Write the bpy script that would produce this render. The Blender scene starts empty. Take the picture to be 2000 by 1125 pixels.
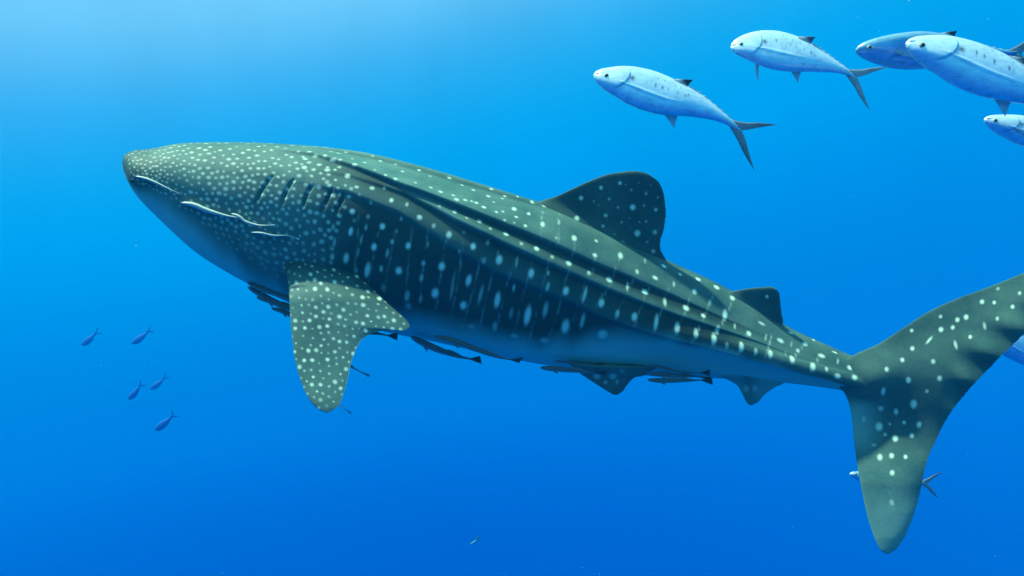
import bpy, math, random
import numpy as np
from mathutils import Vector

random.seed(7)
rng = np.random.default_rng(11)
scene = bpy.context.scene
COL = scene.collection

# ------------------------------------------------------------------ camera, water light, sun, exposure
FPX = 1300.0                     # focal length in pixels of a 2000 px wide picture
cam_data = bpy.data.cameras.new('camera')
cam_data.sensor_width = 36.0
cam_data.lens = 36.0 * FPX / 2000.0
cam_data.clip_start = 0.05
cam_data.clip_end = 500.0
cam = bpy.data.objects.new('camera', cam_data)
COL.objects.link(cam)
cam.location = (0, 0, 0)
cam.rotation_euler = (math.radians(90), 0, 0)
scene.camera = cam

SUN_DIR = Vector((-0.47, 0.045, 0.88)).normalized()      # towards the sun
sun_data = bpy.data.lights.new('sun', 'SUN')
sun_data.energy = 5.0
sun_data.angle = math.radians(2.0)
sun_data.color = (0.74, 1.0, 0.76)
sun = bpy.data.objects.new('sun', sun_data)
COL.objects.link(sun)
sun.rotation_euler = SUN_DIR.to_track_quat('Z', 'Y').to_euler()

world = bpy.data.worlds.new('World')
scene.world = world
world.use_nodes = True
nt = world.node_tree
nt.nodes.clear()
w_out = nt.nodes.new('ShaderNodeOutputWorld')
w_bg = nt.nodes.new('ShaderNodeBackground')
w_tc = nt.nodes.new('ShaderNodeTexCoord')
w_sep = nt.nodes.new('ShaderNodeSeparateXYZ')
w_mx = nt.nodes.new('ShaderNodeMath'); w_mx.operation = 'MULTIPLY_ADD'
w_mr = nt.nodes.new('ShaderNodeMapRange')
w_cr = nt.nodes.new('ShaderNodeValToRGB')
nt.links.new(w_tc.outputs['Generated'], w_sep.inputs[0])
# height of the view direction, brighter on the sun's side
nt.links.new(w_sep.outputs['X'], w_mx.inputs[0]); 
w_kx = nt.nodes.new('ShaderNodeMapRange'); w_kx.interpolation_type = 'SMOOTHSTEP'
w_kx.inputs['From Min'].default_value = -.45; w_kx.inputs['From Max'].default_value = .16
w_kx.inputs['To Min'].default_value = 0.0; w_kx.inputs['To Max'].default_value = -.25
nt.links.new(w_sep.outputs['Z'], w_kx.inputs['Value']); nt.links.new(w_kx.outputs[0], w_mx.inputs[1])
nt.links.new(w_sep.outputs['Z'], w_mx.inputs[2])
w_mr.inputs['From Min'].default_value = -1.0
w_mr.inputs['From Max'].default_value = 1.0
nt.links.new(w_mx.outputs[0], w_mr.inputs['Value'])
nt.links.new(w_mr.outputs[0], w_cr.inputs[0])
RAMP = [(-1.000, (0.0000, 0.0500, 0.3300)), (-0.550, (0.0000, 0.0450, 0.3200)), (-0.420, (0.0000, 0.0360, 0.3150)), (-0.340, (0.0000, 0.0400, 0.3250)), (-0.260, (0.0000, 0.0640, 0.3650)), (-0.180, (0.0000, 0.0980, 0.4150)), (-0.100, (0.0000, 0.1080, 0.4050)), (-0.020, (0.0000, 0.1270, 0.4180)), (0.060, (0.0000, 0.1580, 0.4520)), (0.140, (0.0000, 0.1970, 0.4900)), (0.220, (0.0000, 0.2260, 0.5050)), (0.300, (0.0060, 0.2430, 0.4950)), (0.380, (0.0340, 0.2770, 0.5150)), (0.460, (0.1220, 0.3850, 0.5550)), (0.600, (0.1300, 0.4500, 0.6400)), (1.000, (0.1440, 0.5300, 0.6760))]
els = w_cr.color_ramp.elements
while len(els) > 1:
    els.remove(els[-1])
els[0].position = (RAMP[0][0] + 1) / 2; els[0].color = (*RAMP[0][1], 1)
for p, c in RAMP[1:]:
    e = els.new((p + 1) / 2); e.color = (*c, 1)
w_cr.color_ramp.interpolation = 'B_SPLINE'
w_map = nt.nodes.new('ShaderNodeMapping'); w_map.inputs['Scale'].default_value = (5.0, 5.0, .9)
w_no = nt.nodes.new('ShaderNodeTexNoise'); w_no.inputs['Scale'].default_value = 1.6; w_no.inputs['Detail'].default_value = 3.0
w_nr = nt.nodes.new('ShaderNodeMapRange'); w_nr.inputs['From Min'].default_value = .3; w_nr.inputs['From Max'].default_value = .7
w_nr.inputs['To Min'].default_value = .95; w_nr.inputs['To Max'].default_value = 1.05
w_mu = nt.nodes.new('ShaderNodeMix'); w_mu.data_type = 'RGBA'; w_mu.blend_type = 'MULTIPLY'
w_zr = nt.nodes.new('ShaderNodeMapRange'); w_zr.inputs['From Min'].default_value = -.15; w_zr.inputs['From Max'].default_value = .35
nt.links.new(w_tc.outputs['Generated'], w_map.inputs['Vector']); nt.links.new(w_map.outputs[0], w_no.inputs['Vector'])
nt.links.new(w_no.outputs['Fac'], w_nr.inputs['Value']); nt.links.new(w_sep.outputs['Z'], w_zr.inputs['Value'])
nt.links.new(w_zr.outputs[0], w_mu.inputs['Factor']); nt.links.new(w_cr.outputs[0], w_mu.inputs['A']); nt.links.new(w_nr.outputs[0], w_mu.inputs['B'])
nt.links.new(w_mu.outputs['Result'], w_bg.inputs['Color'])
w_bg.inputs['Strength'].default_value = 1.0
nt.links.new(w_bg.outputs[0], w_out.inputs['Surface'])

scene.view_settings.view_transform = 'Standard'
scene.view_settings.look = 'None'
scene.view_settings.exposure = 0.8
scene.view_settings.gamma = 1.0
scene.view_settings.use_curve_mapping = False
scene.cycles.use_denoising = True
scene.cycles.max_bounces = 6
scene.cycles.volume_bounces = 0

# ------------------------------------------------------------------ helpers
def P(u, v, Y):
    """point at depth Y (metres) on the line of sight through u, v"""
    u = np.asarray(u, float); v = np.asarray(v, float); Y = np.asarray(Y, float) + 0 * u
    return np.stack([(u - 1000) / FPX * Y, Y, -(v - 562.5) / FPX * Y], -1)

def proj(V):
    return 1000 + FPX * V[..., 0] / V[..., 1], 562.5 - FPX * V[..., 2] / V[..., 1]

def crom(ctrl, k):
    """Catmull-Rom through rows of ctrl at parameters k in 0 .. n-1"""
    c = np.asarray(ctrl, float)
    if c.ndim == 1:
        c = c[:, None]
    n = len(c)
    e = np.vstack([2 * c[0] - c[1], c, 2 * c[-1] - c[-2]])
    k = np.clip(np.asarray(k, float), 0, n - 1 - 1e-9)
    i = k.astype(int); t = (k - i)[:, None]
    p0, p1, p2, p3 = e[i], e[i + 1], e[i + 2], e[i + 3]
    return .5 * (2 * p1 + (p2 - p0) * t + (2 * p0 - 5 * p1 + 4 * p2 - p3) * t ** 2 + (3 * p1 - p0 - 3 * p2 + p3) * t ** 3)

def lin(xs, ys, x):
    return np.interp(x, xs, ys)

def smooth(a, b, x):
    t = np.clip((x - a) / (b - a), 0, 1)
    return t * t * (3 - 2 * t)

def ring_mesh(name, V, mat, parent=None, cap0=True, cap1=True, attrs=None):
    """rings V[n, m, 3] closed around m, joined along n, as ONE mesh object"""
    n, m, _ = V.shape
    verts = V.reshape(-1, 3)
    i = np.arange(n - 1)[:, None] * m; j = np.arange(m)[None, :]; j2 = (j + 1) % m
    q = np.stack([i + j, i + j2, i + m + j2, i + m + j], -1).reshape(-1, 4)
    loops = [q.reshape(-1)]; starts = list(np.arange(len(q)) * 4); total = q.size
    if cap0:
        loops.append(np.arange(m)[::-1]); starts.append(total); total += m
    if cap1:
        loops.append((n - 1) * m + np.arange(m)); starts.append(total); total += m
    loops = np.concatenate(loops)
    me = bpy.data.meshes.new(name)
    me.vertices.add(len(verts)); me.vertices.foreach_set('co', verts.astype(np.float32).ravel())
    me.loops.add(len(loops)); me.loops.foreach_set('vertex_index', loops.astype(np.int32))
    me.polygons.add(len(starts)); me.polygons.foreach_set('loop_start', np.array(starts, np.int32))
    me.update(calc_edges=True); me.validate()
    me.polygons.foreach_set('use_smooth', np.ones(len(me.polygons), bool))
    for an, av in (attrs or {}).items():
        a = me.attributes.new(an, 'FLOAT', 'POINT')
        a.data.foreach_set('value', np.asarray(av, np.float32).ravel())
    me.materials.append(mat)
    ob = bpy.data.objects.new(name, me)
    COL.objects.link(ob)
    if parent is not None:
        ob.parent = parent
        ob.matrix_parent_inverse = parent.matrix_world.inverted()
    return ob

def thing(name, label, cat, loc, group=None):
    o = bpy.data.objects.new(name, None)
    COL.objects.link(o)
    o.empty_display_size = 0.1
    o.location = loc
    o['label'] = label; o['category'] = cat; o['kind'] = 'thing'
    if group:
        o['group'] = group
    bpy.context.view_layer.update()
    return o

def loft(TB, W, Yc, roll, ns, nth, shape, dens=2500):
    """body through stations: top and bottom points TB (u,v,u,v), half width W (pixels) and depth Yc at each.
    shape(k, th) gives the unit section x (towards the camera), y (up)."""
    nk = len(TB)
    kd = np.linspace(0, nk - 1, dens)
    tb = crom(TB, kd)
    d = np.maximum(np.hypot(np.diff(tb[:, 0]), np.diff(tb[:, 1])), np.hypot(np.diff(tb[:, 2]), np.diff(tb[:, 3])))
    s = np.concatenate([[0], np.cumsum(d)])
    k = np.interp(np.linspace(0, s[-1], ns), s, kd)
    k[0] = 0.01
    tb = crom(TB, k); w = np.maximum(crom(W, k)[:, 0], .3); Y = crom(Yc, k)[:, 0]
    T = tb[:, :2]; B = tb[:, 2:]
    Mx = (T + B) / 2; hv = (T - B) / 2
    hp = np.maximum(np.hypot(hv[:, 0], hv[:, 1]), .05); npx = hv / hp[:, None]
    th = np.linspace(0, 2 * np.pi, nth, endpoint=False)
    x, y = shape(k[:, None] + 0 * th[None], th[None] + 0 * k[:, None])
    sc = Y / FPX
    X = x * w[:, None]; Yv = y * hp[:, None]
    rl = np.interp(k, np.arange(nk), roll) if np.ndim(roll) else np.full(ns, roll)
    cr, sr = np.cos(rl)[:, None], np.sin(rl)[:, None]
    yy = Yv * cr - X * sr; xx = X * cr + Yv * sr
    n3 = np.stack([npx[:, 0], 0 * hp, -npx[:, 1]], -1)
    C = P(Mx[:, 0], Mx[:, 1], Y)
    d3 = np.gradient(C, axis=0); d3 /= np.maximum(np.linalg.norm(d3, axis=1, keepdims=True), 1e-9)
    ker = np.ones(31) / 31
    d3 = np.stack([np.convolve(np.pad(d3[:, i], 15, 'edge'), ker, 'valid') for i in range(3)], -1)
    cdir = np.array([[0, -1., 0]]) + d3[:, 1:2] * d3
    cdir -= (cdir * n3).sum(1, keepdims=True) * n3
    cdir /= np.linalg.norm(cdir, axis=1, keepdims=True)
    a = np.ones(ns); b = np.zeros(ns)
    for _ in range(8):
        hh = a[:, None] * yy + b[:, None]
        V = C[:, None] + (hh * sc[:, None])[..., None] * n3[:, None] + (xx * sc[:, None])[..., None] * cdir[:, None]
        pu, pv = proj(V)
        q = (pu - Mx[:, :1]) * npx[:, :1] + (pv - Mx[:, 1:]) * npx[:, 1:]
        hi, lo = q.max(1), q.min(1)
        g = 2 * hp / np.maximum(hi - lo, 1e-6)
        a *= g
        b = b * g - (hi + lo) / 2 * g
    return V, k, th

def normals(V):
    du = np.gradient(V, axis=0)
    dv = np.roll(V, -1, 1) - np.roll(V, 1, 1)
    n = np.cross(dv, du)
    n /= np.maximum(np.linalg.norm(n, axis=-1, keepdims=True), 1e-9)
    c = V.mean(1, keepdims=True)
    sgn = np.sign((n * (V - c)).sum(-1).mean())
    return n * (sgn if sgn else 1)

def fin(name, lead, trail, nk, nc, depth, thick, mat, parent, spots=(), base=None, jitter=0.0, extra=None):
    """a fin blade between a leading and a trailing edge, root first, with real thickness"""
    m = len(lead)
    kd = np.linspace(0, m - 1, 1200)
    L = crom(lead, kd); R = crom(trail, kd)
    d = np.maximum(np.hypot(*np.diff(L, axis=0).T), np.hypot(*np.diff(R, axis=0).T))
    s = np.concatenate([[0], np.cumsum(d)])
    k = np.interp(np.linspace(0, s[-1], nk), s, kd)
    L = crom(lead, k); R = crom(trail, k)
    if jitter:
        j = np.convolve(rng.normal(0, 1, nk), np.ones(3) / 3, 'same') * jitter
    c = (1 - np.cos(np.linspace(0, np.pi, nc))) / 2
    uv = L[:, None] * (1 - c[None, :, None]) + R[:, None] * c[None, :, None]
    if jitter:
        uv = uv + j[:, None, None] * np.array([1.0, .3]) * c[None, :, None] ** 9
    t = (k / (m - 1))[:, None] + 0 * c[None]
    cc = c[None] + 0 * t
    Y = depth(t, cc, uv[..., 0], uv[..., 1])
    M = P(uv[..., 0], uv[..., 1], Y)
    du = np.gradient(M, axis=0); dv = np.gradient(M, axis=1)
    n = np.cross(dv, du); n /= np.maximum(np.linalg.norm(n, axis=-1, keepdims=True), 1e-9)
    n = np.where((n[..., 1:2] > 0), -n, n)
    prof = np.sqrt(np.clip(cc, 0, 1)) * (1 - cc) * 2.6
    chord = np.hypot(*(R - L).T)[:, None]
    h = (thick(t, cc, uv[..., 0], uv[..., 1]) * prof * np.clip(chord / (.25 * chord.max()), .03, 1) + 0.0012)[..., None]
    F = M + n * h; Bk = M - n * h
    V = np.concatenate([F, Bk[:, -2:0:-1]], 1)
    pu = np.concatenate([uv[..., 0], uv[:, -2:0:-1, 0]], 1)
    pv = np.concatenate([uv[..., 1], uv[:, -2:0:-1, 1]], 1)
    sp = paint(pu, pv, spots)
    at = {'spot': sp, 'belly': np.zeros_like(sp), 'shade': np.full_like(sp, 1.0)}
    if extra:
        at.update(extra(pu, pv, np.concatenate([t, t[:, -2:0:-1]], 1), np.concatenate([cc, cc[:, -2:0:-1]], 1)))
    return ring_mesh(name, V, mat, parent, attrs=at)

def paint(pu, pv, spots):
    out = np.zeros(pu.shape)
    for s in spots:
        u, v, ra, rb, ang, st = (list(s) + [None] * 6)[:6]
        rb = ra if rb is None else rb
        ang = 0 if ang is None else ang
        st = 1 if st is None else st
        ca, sa = math.cos(math.radians(ang)), math.sin(math.radians(ang))
        dx, dy = pu - u, pv - v
        a = (dx * ca + dy * sa) / ra; b = (-dx * sa + dy * ca) / rb
        r = np.sqrt(a * a + b * b)
        out = np.maximum(out, st * (1 - smooth(.4, 1.5, r)))
    return out

def scatter(n_try, inside, spacing, seed):
    """points that keep their distance, by throwing darts"""
    g = np.random.default_rng(seed)
    pts = []
    for _ in range(n_try):
        u, v = inside(g)
        sp = spacing(u, v)
        ok = True
        for (a, b) in pts:
            if (a - u) ** 2 + (b - v) ** 2 < sp * sp:
                ok = False; break
        if ok:
            pts.append((u, v))
    return pts

def in_poly(u, v, poly):
    r = False; n = len(poly)
    for i in range(n):
        x1, y1 = poly[i]; x2, y2 = poly[(i + 1) % n]
        if (y1 > v) != (y2 > v) and u < (x2 - x1) * (v - y1) / (y2 - y1) + x1:
            r = not r
    return r

# ------------------------------------------------------------------ materials
def principled(name):
    m = bpy.data.materials.new(name); m.use_nodes = True
    b = m.node_tree.nodes['Principled BSDF']
    return m, m.node_tree, b

def shark_material():
    m, t, b = principled('shark_skin')
    N = t.nodes.new; Lk = t.links.new
    def attr(n):
        a = N('ShaderNodeAttribute'); a.attribute_name = n; return a.outputs['Fac']
    tc = N('ShaderNodeTexCoord')
    no = N('ShaderNodeTexNoise'); no.inputs['Scale'].default_value = 2.6; no.inputs['Detail'].default_value = 7; no.inputs['Roughness'].default_value = .62
    Lk(tc.outputs['Object'], no.inputs['Vector'])
    no2 = N('ShaderNodeTexNoise'); no2.inputs['Scale'].default_value = 38; no2.inputs['Detail'].default_value = 4
    Lk(tc.outputs['Object'], no2.inputs['Vector'])
    cr = N('ShaderNodeValToRGB')
    cr.color_ramp.elements[0].position = .3; cr.color_ramp.elements[0].color = (.030, .080, .067, 1)
    cr.color_ramp.elements[1].position = .72; cr.color_ramp.elements[1].color = (.076, .142, .110, 1)
    Lk(no.outputs['Fac'], cr.inputs[0])
    mul = N('ShaderNodeMix'); mul.data_type = 'RGBA'; mul.blend_type = 'MULTIPLY'; mul.inputs['Factor'].default_value = 1
    Lk(cr.outputs[0], mul.inputs['A'])
    mr = N('ShaderNodeMapRange'); mr.inputs['From Min'].default_value = .25; mr.inputs['From Max'].default_value = .75
    mr.inputs['To Min'].default_value = .9; mr.inputs['To Max'].default_value = 1.1
    Lk(no2.outputs['Fac'], mr.inputs['Value'])
    ms = N('ShaderNodeMath'); ms.operation = 'MULTIPLY'
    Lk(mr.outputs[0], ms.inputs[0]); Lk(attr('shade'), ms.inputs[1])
    Lk(ms.outputs[0], mul.inputs['B'])
    mb = N('ShaderNodeMix'); mb.data_type = 'RGBA'
    Lk(attr('belly'), mb.inputs['Factor']); Lk(mul.outputs['Result'], mb.inputs['A']); mb.inputs['B'].default_value = (.28, .56, .44, 1)
    mp = N('ShaderNodeMix'); mp.data_type = 'RGBA'
    mps = N('ShaderNodeMath'); mps.operation = 'MULTIPLY'
    Lk(attr('spot'), mps.inputs[0]); Lk(mr.outputs[0], mps.inputs[1])
    mps.use_clamp = True
    Lk(mps.outputs[0], mp.inputs['Factor']); Lk(mb.outputs['Result'], mp.inputs['A']); mp.inputs['B'].default_value = (.64, .82, .58, 1)
    Lk(mp.outputs['Result'], b.inputs['Base Color'])
    b.inputs['Roughness'].default_value = .6
    b.inputs['Specular IOR Level'].default_value = .12
    bp = N('ShaderNodeBump'); bp.inputs['Strength'].default_value = .10; bp.inputs['Distance'].default_value = .01
    Lk(no2.outputs['Fac'], bp.inputs['Height']); Lk(bp.outputs[0], b.inputs['Normal'])
    return m

def fish_material(name, c_hi, c_lo, dark, metallic, rough):
    """c_hi flank, c_lo back, dark = pigment spots; attribute 'spot' 0..1 and 'belly'"""
    m, t, b = principled(name)
    N = t.nodes.new; Lk = t.links.new
    a = N('ShaderNodeAttribute'); a.attribute_name = 'spot'
    a2 = N('ShaderNodeAttribute'); a2.attribute_name = 'belly'
    tc = N('ShaderNodeTexCoord')
    no = N('ShaderNodeTexNoise'); no.inputs['Scale'].default_value = 17; no.inputs['Detail'].default_value = 8; no.inputs['Roughness'].default_value = .68
    mpp = N('ShaderNodeMapping'); mpp.inputs['Scale'].default_value = (1, 1, 2.2)
    Lk(tc.outputs['Object'], mpp.inputs['Vector']); Lk(mpp.outputs[0], no.inputs['Vector'])
    m1 = N('ShaderNodeMix'); m1.data_type = 'RGBA'; m1.inputs['A'].default_value = (*c_lo, 1); m1.inputs['B'].default_value = (*c_hi, 1)
    Lk(a2.outputs['Fac'], m1.inputs['Factor'])
    mr = N('ShaderNodeMapRange'); mr.inputs['From Min'].default_value = .3; mr.inputs['From Max'].default_value = .7
    mr.inputs['To Min'].default_value = .76; mr.inputs['To Max'].default_value = 1.1
    Lk(no.outputs['Fac'], mr.inputs['Value'])
    mu = N('ShaderNodeMix'); mu.data_type = 'RGBA'; mu.blend_type = 'MULTIPLY'; mu.inputs['Factor'].default_value = 1
    Lk(m1.outputs['Result'], mu.inputs['A']); Lk(mr.outputs[0], mu.inputs['B'])
    m2 = N('ShaderNodeMix'); m2.data_type = 'RGBA'; m2.inputs['B'].default_value = (*dark, 1)
    Lk(mu.outputs['Result'], m2.inputs['A']); Lk(a.outputs['Fac'], m2.inputs['Factor'])
    Lk(m2.outputs['Result'], b.inputs['Base Color'])
    b.inputs['Metallic'].default_value = metallic
    rr = N('ShaderNodeMapRange'); rr.inputs['To Min'].default_value = rough - .10; rr.inputs['To Max'].default_value = rough + .14
    Lk(no.outputs['Fac'], rr.inputs['Value']); Lk(rr.outputs[0], b.inputs['Roughness'])
    b.inputs['Specular IOR Level'].default_value = .3
    return m

def plain(name, col, rough=.5, metallic=0.0):
    m, t, b = principled(name)
    N = t.nodes.new; Lk = t.links.new
    tc = N('ShaderNodeTexCoord'); no = N('ShaderNodeTexNoise'); no.inputs['Scale'].default_value = 30
    Lk(tc.outputs['Object'], no.inputs['Vector'])
    mx = N('ShaderNodeMix'); mx.data_type = 'RGBA'
    mx.inputs['A'].default_value = (*[c * .82 for c in col], 1); mx.inputs['B'].default_value = (*[min(1, c * 1.15) for c in col], 1)
    Lk(no.outputs['Fac'], mx.inputs['Factor']); Lk(mx.outputs['Result'], b.inputs['Base Color'])
    b.inputs['Roughness'].default_value = rough; b.inputs['Metallic'].default_value = metallic
    b.inputs['Specular IOR Level'].default_value = .25
    return m

M_SHARK = shark_material()
M_GILL = plain('near_black', (.012, .016, .018), .8)
M_QUEEN = fish_material('silver_fish', (.86, .95, .96), (.80, .90, .93), (.04, .07, .10), .50, .28)
M_QUEEN_SHADED = fish_material('silver_fish_shaded', (.52, .76, .86), (.40, .62, .72), (.03, .05, .07), .75, .32)  # darker, more mirror-like copy of the silver fish, shade put into its colour
M_QUEEN_FIN = fish_material('silver_fish_fin', (.80, .84, .84), (.55, .62, .62), (.02, .03, .035), 0, .5)
def translucent(m, amount):
    t = m.node_tree; b = t.nodes['Principled BSDF']; o = t.nodes['Material Output']
    tr = t.nodes.new('ShaderNodeBsdfTranslucent'); mx = t.nodes.new('ShaderNodeMixShader'); mx.inputs[0].default_value = amount
    t.links.new(b.inputs['Base Color'].links[0].from_socket, tr.inputs['Color'])
    t.links.new(b.outputs[0], mx.inputs[1]); t.links.new(tr.outputs[0], mx.inputs[2]); t.links.new(mx.outputs[0], o.inputs['Surface'])
translucent(M_QUEEN_FIN, .45)
M_EYE = plain('fish_eye', (.42, .42, .30), .25)
M_PUPIL = plain('fish_pupil', (.008, .009, .012), .15)
M_REM_DARK = fish_material('dark_remora', (.22, .27, .26), (.07, .095, .095), (.01, .012, .015), 0, .5)
M_REM_PALE = fish_material('pale_remora', (.46, .52, .46), (.60, .62, .50), (.05, .06, .06), 0, .5)
M_REM_GREY = fish_material('grey_remora', (.22, .34, .34), (.30, .44, .42), (.04, .06, .06), 0, .5)  # lighter than the dark one, most on the back; lit edges painted in
M_FAR = fish_material('far_blue_fish', (.0, .115, .46), (.0, .105, .42), (.0, .08, .32), 0, .7)  # own blue shifted towards the water colour, distance haze put into the pigment
M_GREEN = fish_material('small_green_fish', (.10, .30, .25), (.10, .32, .26), (.02, .05, .05), 0, .6)
M_SNOW = plain('marine_snow', (.7, .74, .74), .8)

# ------------------------------------------------------------------ the air of the water
def make_haze():
    x0, x1, y0, y1, z0, z1 = -34, 34, -3, 46, -20, 12
    V = [(x, y, z) for z in (z0, z1) for (x, y) in ((x0, y0), (x1, y0), (x1, y1), (x0, y1))]
    Fc = [(3, 2, 1, 0), (4, 5, 6, 7), (0, 1, 5, 4), (1, 2, 6, 5), (2, 3, 7, 6), (3, 0, 4, 7)]
    me = bpy.data.meshes.new('haze'); me.from_pydata(V, [], Fc); me.update()
    m = bpy.data.materials.new('water_haze'); m.use_nodes = True
    t = m.node_tree; t.nodes.clear()
    o = t.nodes.new('ShaderNodeOutputMaterial'); pv = t.nodes.new('ShaderNodeVolumePrincipled')
    pv.inputs['Color'].default_value = (.0, .36, .80, 1)
    pv.inputs['Density'].default_value = 0.0065
    pv.inputs['Anisotropy'].default_value = 0.0
    t.links.new(pv.outputs[0], o.inputs['Volume'])
    me.materials.append(m)
    ob = bpy.data.objects.new('haze', me); COL.objects.link(ob); ob['kind'] = 'stuff'
make_haze()

# ------------------------------------------------------------------ the whale shark
ROLL = np.radians(np.interp(np.arange(26), [0, 12, 17, 21, 25], [13, 13, 3, -6, -6]))
ST = [  # top u,v  bottom u,v  half width  depth  ridges' theta (deg) r1 r2 r3   amp r1 r2 r3   belly t
    (239, 316, 239, 322,   6, 6.47),
    (243, 303, 243, 338,  48, 6.48),
    (262, 294, 261, 369,  86, 6.53),
    (300, 290, 300, 414, 112, 6.61),
    (345, 281, 345, 458, 126, 6.70),
    (400, 278, 395, 499, 138, 6.79),
    (470, 278, 460, 538, 150, 6.88),
    (550, 281, 530, 573, 158, 6.95),
    (640, 288, 605, 605, 162, 7.00),
    (730, 301, 680, 630, 160, 7.02),
    (830, 326, 760, 650, 154, 7.02),
    (930, 356, 850, 668, 146, 7.01),
    (1020, 384, 945, 689, 138, 6.99),
    (1095, 408, 1020, 705, 130, 6.96),
    (1170, 442, 1105, 719, 120, 6.92),
    (1245, 480, 1195, 729, 108, 6.87),
    (1320, 516, 1290, 735,  94, 6.81),
    (1400, 553, 1380, 738,  80, 6.74),
    (1470, 592, 1455, 742,  66, 6.67),
    (1545, 641, 1535, 748,  52, 6.59),
    (1610, 671, 1602, 756,  42, 6.51),
    (1660, 693, 1652, 763,  34, 6.45),
    (1705, 714, 1700, 764,  26, 6.40),
    (1750, 731, 1746, 760,  17, 6.355),
    (1800, 739, 1797, 755,   8, 6.31),
    (1850, 745, 1849, 750,   1, 6.27),
]
KX = np.arange(len(ST))
R1 = R2 = R3 = None      # angles of the three long ridges from the dorsal midline, measured below
A1 = np.interp(KX, [0, 7, 9, 11, 16, 18, 20], [0, .012, .055, .075, .055, .015, 0])
A2 = np.interp(KX, [0, 8, 10, 12, 17, 19, 21], [0, 0, .035, .085, .065, .02, 0])
A3 = np.interp(KX, [0, 8, 10, 13, 16, 19, 22, 23], [0, .005, .045, .085, .12, .17, .20, .05])
BEL = np.interp(KX, [0, 2, 3, 4, 5, 6, 7, 8, 9, 10, 11, 13, 14, 15, 16, 17, 18, 19, 20, 21, 23],
                [1.0, .90, .74, .70, .74, .83, .90, .92, .90, .87, .85, .85, .80, .66, .62, .66, .69, .74, .78, .84, 1.1])

def shark_section(k, th):
    e = np.interp(k, [0, 5, 9, 13, 16, 19, 23], [.95, .92, .86, .88, 1.10, 1.35, 1.2])
    c, s = np.cos(th), np.sin(th)
    y = np.sign(c) * np.abs(c) ** e
    x = np.sign(s) * np.abs(s) ** e
    # flatter belly, widest a little below the middle
    y = np.where(y < 0, y * .94, y)
    thd = np.degrees(np.where(th > np.pi, 2 * np.pi - th, th))
    r = np.ones_like(th)
    if R1 is None:
        return x, y
    for Rj, Aj, sa, sb in ((R1, A1, 11, 1.9), (R2, A2, 8, 1.9), (R3, A3, 13 + 14 * smooth(14, 17, k), 2.4)):
        d = thd - np.interp(k, KX, Rj)
        g = np.where(d < 0, np.exp(-(d / sa) ** 2), np.exp(-(d / sb) ** 2))
        r = r + np.interp(k, KX, Aj) * g
    # the dorsal midline crest and a flank that falls in below the keel towards the tail
    r = r + .035 * smooth(7, 9.5, k) * np.exp(-(thd / 4.5) ** 2)
    x = x * (1 - .16 * smooth(7, 10, k) * smooth(18, 14, k) * smooth(62, 150, thd))
    pin = smooth(13, 18, k)
    d3 = thd - np.interp(k, KX, R3)
    x = x * (1 - .22 * pin * smooth(0, 30, d3)) * (1 - .30 * smooth(14, 17.5, k) * smooth(0, 65, -d3))
    return x * r, y * r

NS, NTH = 1000, 480
LINES = (
    [(600, 298), (640, 308), (690, 325), (727, 339), (764, 354), (801, 370), (839, 384), (895, 401), (967, 425), (1031, 457), (1095, 485), (1159, 511), (1240, 543), (1300, 566), (1350, 590), (1420, 622)],
    [(760, 358), (800, 380), (829, 396), (857, 411), (895, 431), (913, 440), (967, 464), (1031, 496), (1073, 517), (1137, 543), (1180, 558), (1240, 581), (1310, 608), (1375, 630), (1440, 652)],
    [(671, 366), (708, 378), (745, 394), (783, 411), (820, 434), (857, 465), (903, 490), (945, 514), (988, 533), (1026, 549), (1080, 570), (1150, 597), (1210, 622), (1300, 655), (1407, 680), (1513, 712), (1620, 739), (1690, 756)])
V, KB, TH = loft([s[:4] for s in ST], [s[4] for s in ST], [s[5] for s in ST], ROLL, 260, 240, shark_section)
_pu, _pv = proj(V)
_rs = []
for ln in LINES:
    kk, tt = [], []
    for (u, v) in ln:
        d = (_pu[:, :121] - u) ** 2 + (_pv[:, :121] - v) ** 2
        _i, _j = np.unravel_index(np.argmin(d), d.shape)
        kk.append(KB[_i]); tt.append(math.degrees(TH[_j]))
    tt = np.array(tt)
    tt[1:-1] = (tt[:-2] + 2 * tt[1:-1] + tt[2:]) / 4
    o = np.argsort(kk)
    _rs.append(np.interp(KX, np.array(kk)[o], tt[o]))
R1, R2, R3 = _rs
V, KB, TH = loft([s[:4] for s in ST], [s[4] for s in ST], [s[5] for s in ST], ROLL, NS, NTH, shark_section)
half = NTH // 2
# low bumps of the head: brow behind the snout
PU, PV = proj(V)
THD = np.degrees(np.where(TH > np.pi, 2 * np.pi - TH, TH))[None] + 0 * PU
KK = KB[:, None] + 0 * PU
NRM = normals(V)

# lookup of the near side of the skin
near = np.zeros(PU.shape, bool)
fac = (NRM * V).sum(-1) < 0
near[:, :half + 1] = True
near &= fac
NI = np.argwhere(near)
NPU, NPV = PU[near], PV[near]
def hit(u, v):
    j = np.argmin((NPU - u) ** 2 + (NPV - v) ** 2)
    return tuple(NI[j])
def surfY(u, v):
    i, j = hit(u, v)
    return V[i, j, 1]

GILLS = [
    [(533, 343), (523, 354), (513, 369), (506, 382), (500, 396)],
    [(574, 350), (566, 361), (559, 374), (554, 386), (551, 398)],
    [(613, 360), (605, 369), (599, 381), (595, 392), (591, 404)],
    [(650, 364), (645, 377), (638, 392), (632, 404), (627, 416)],
    [(671, 378), (670, 387), (664, 398), (658, 408), (655, 418)],
]
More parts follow.
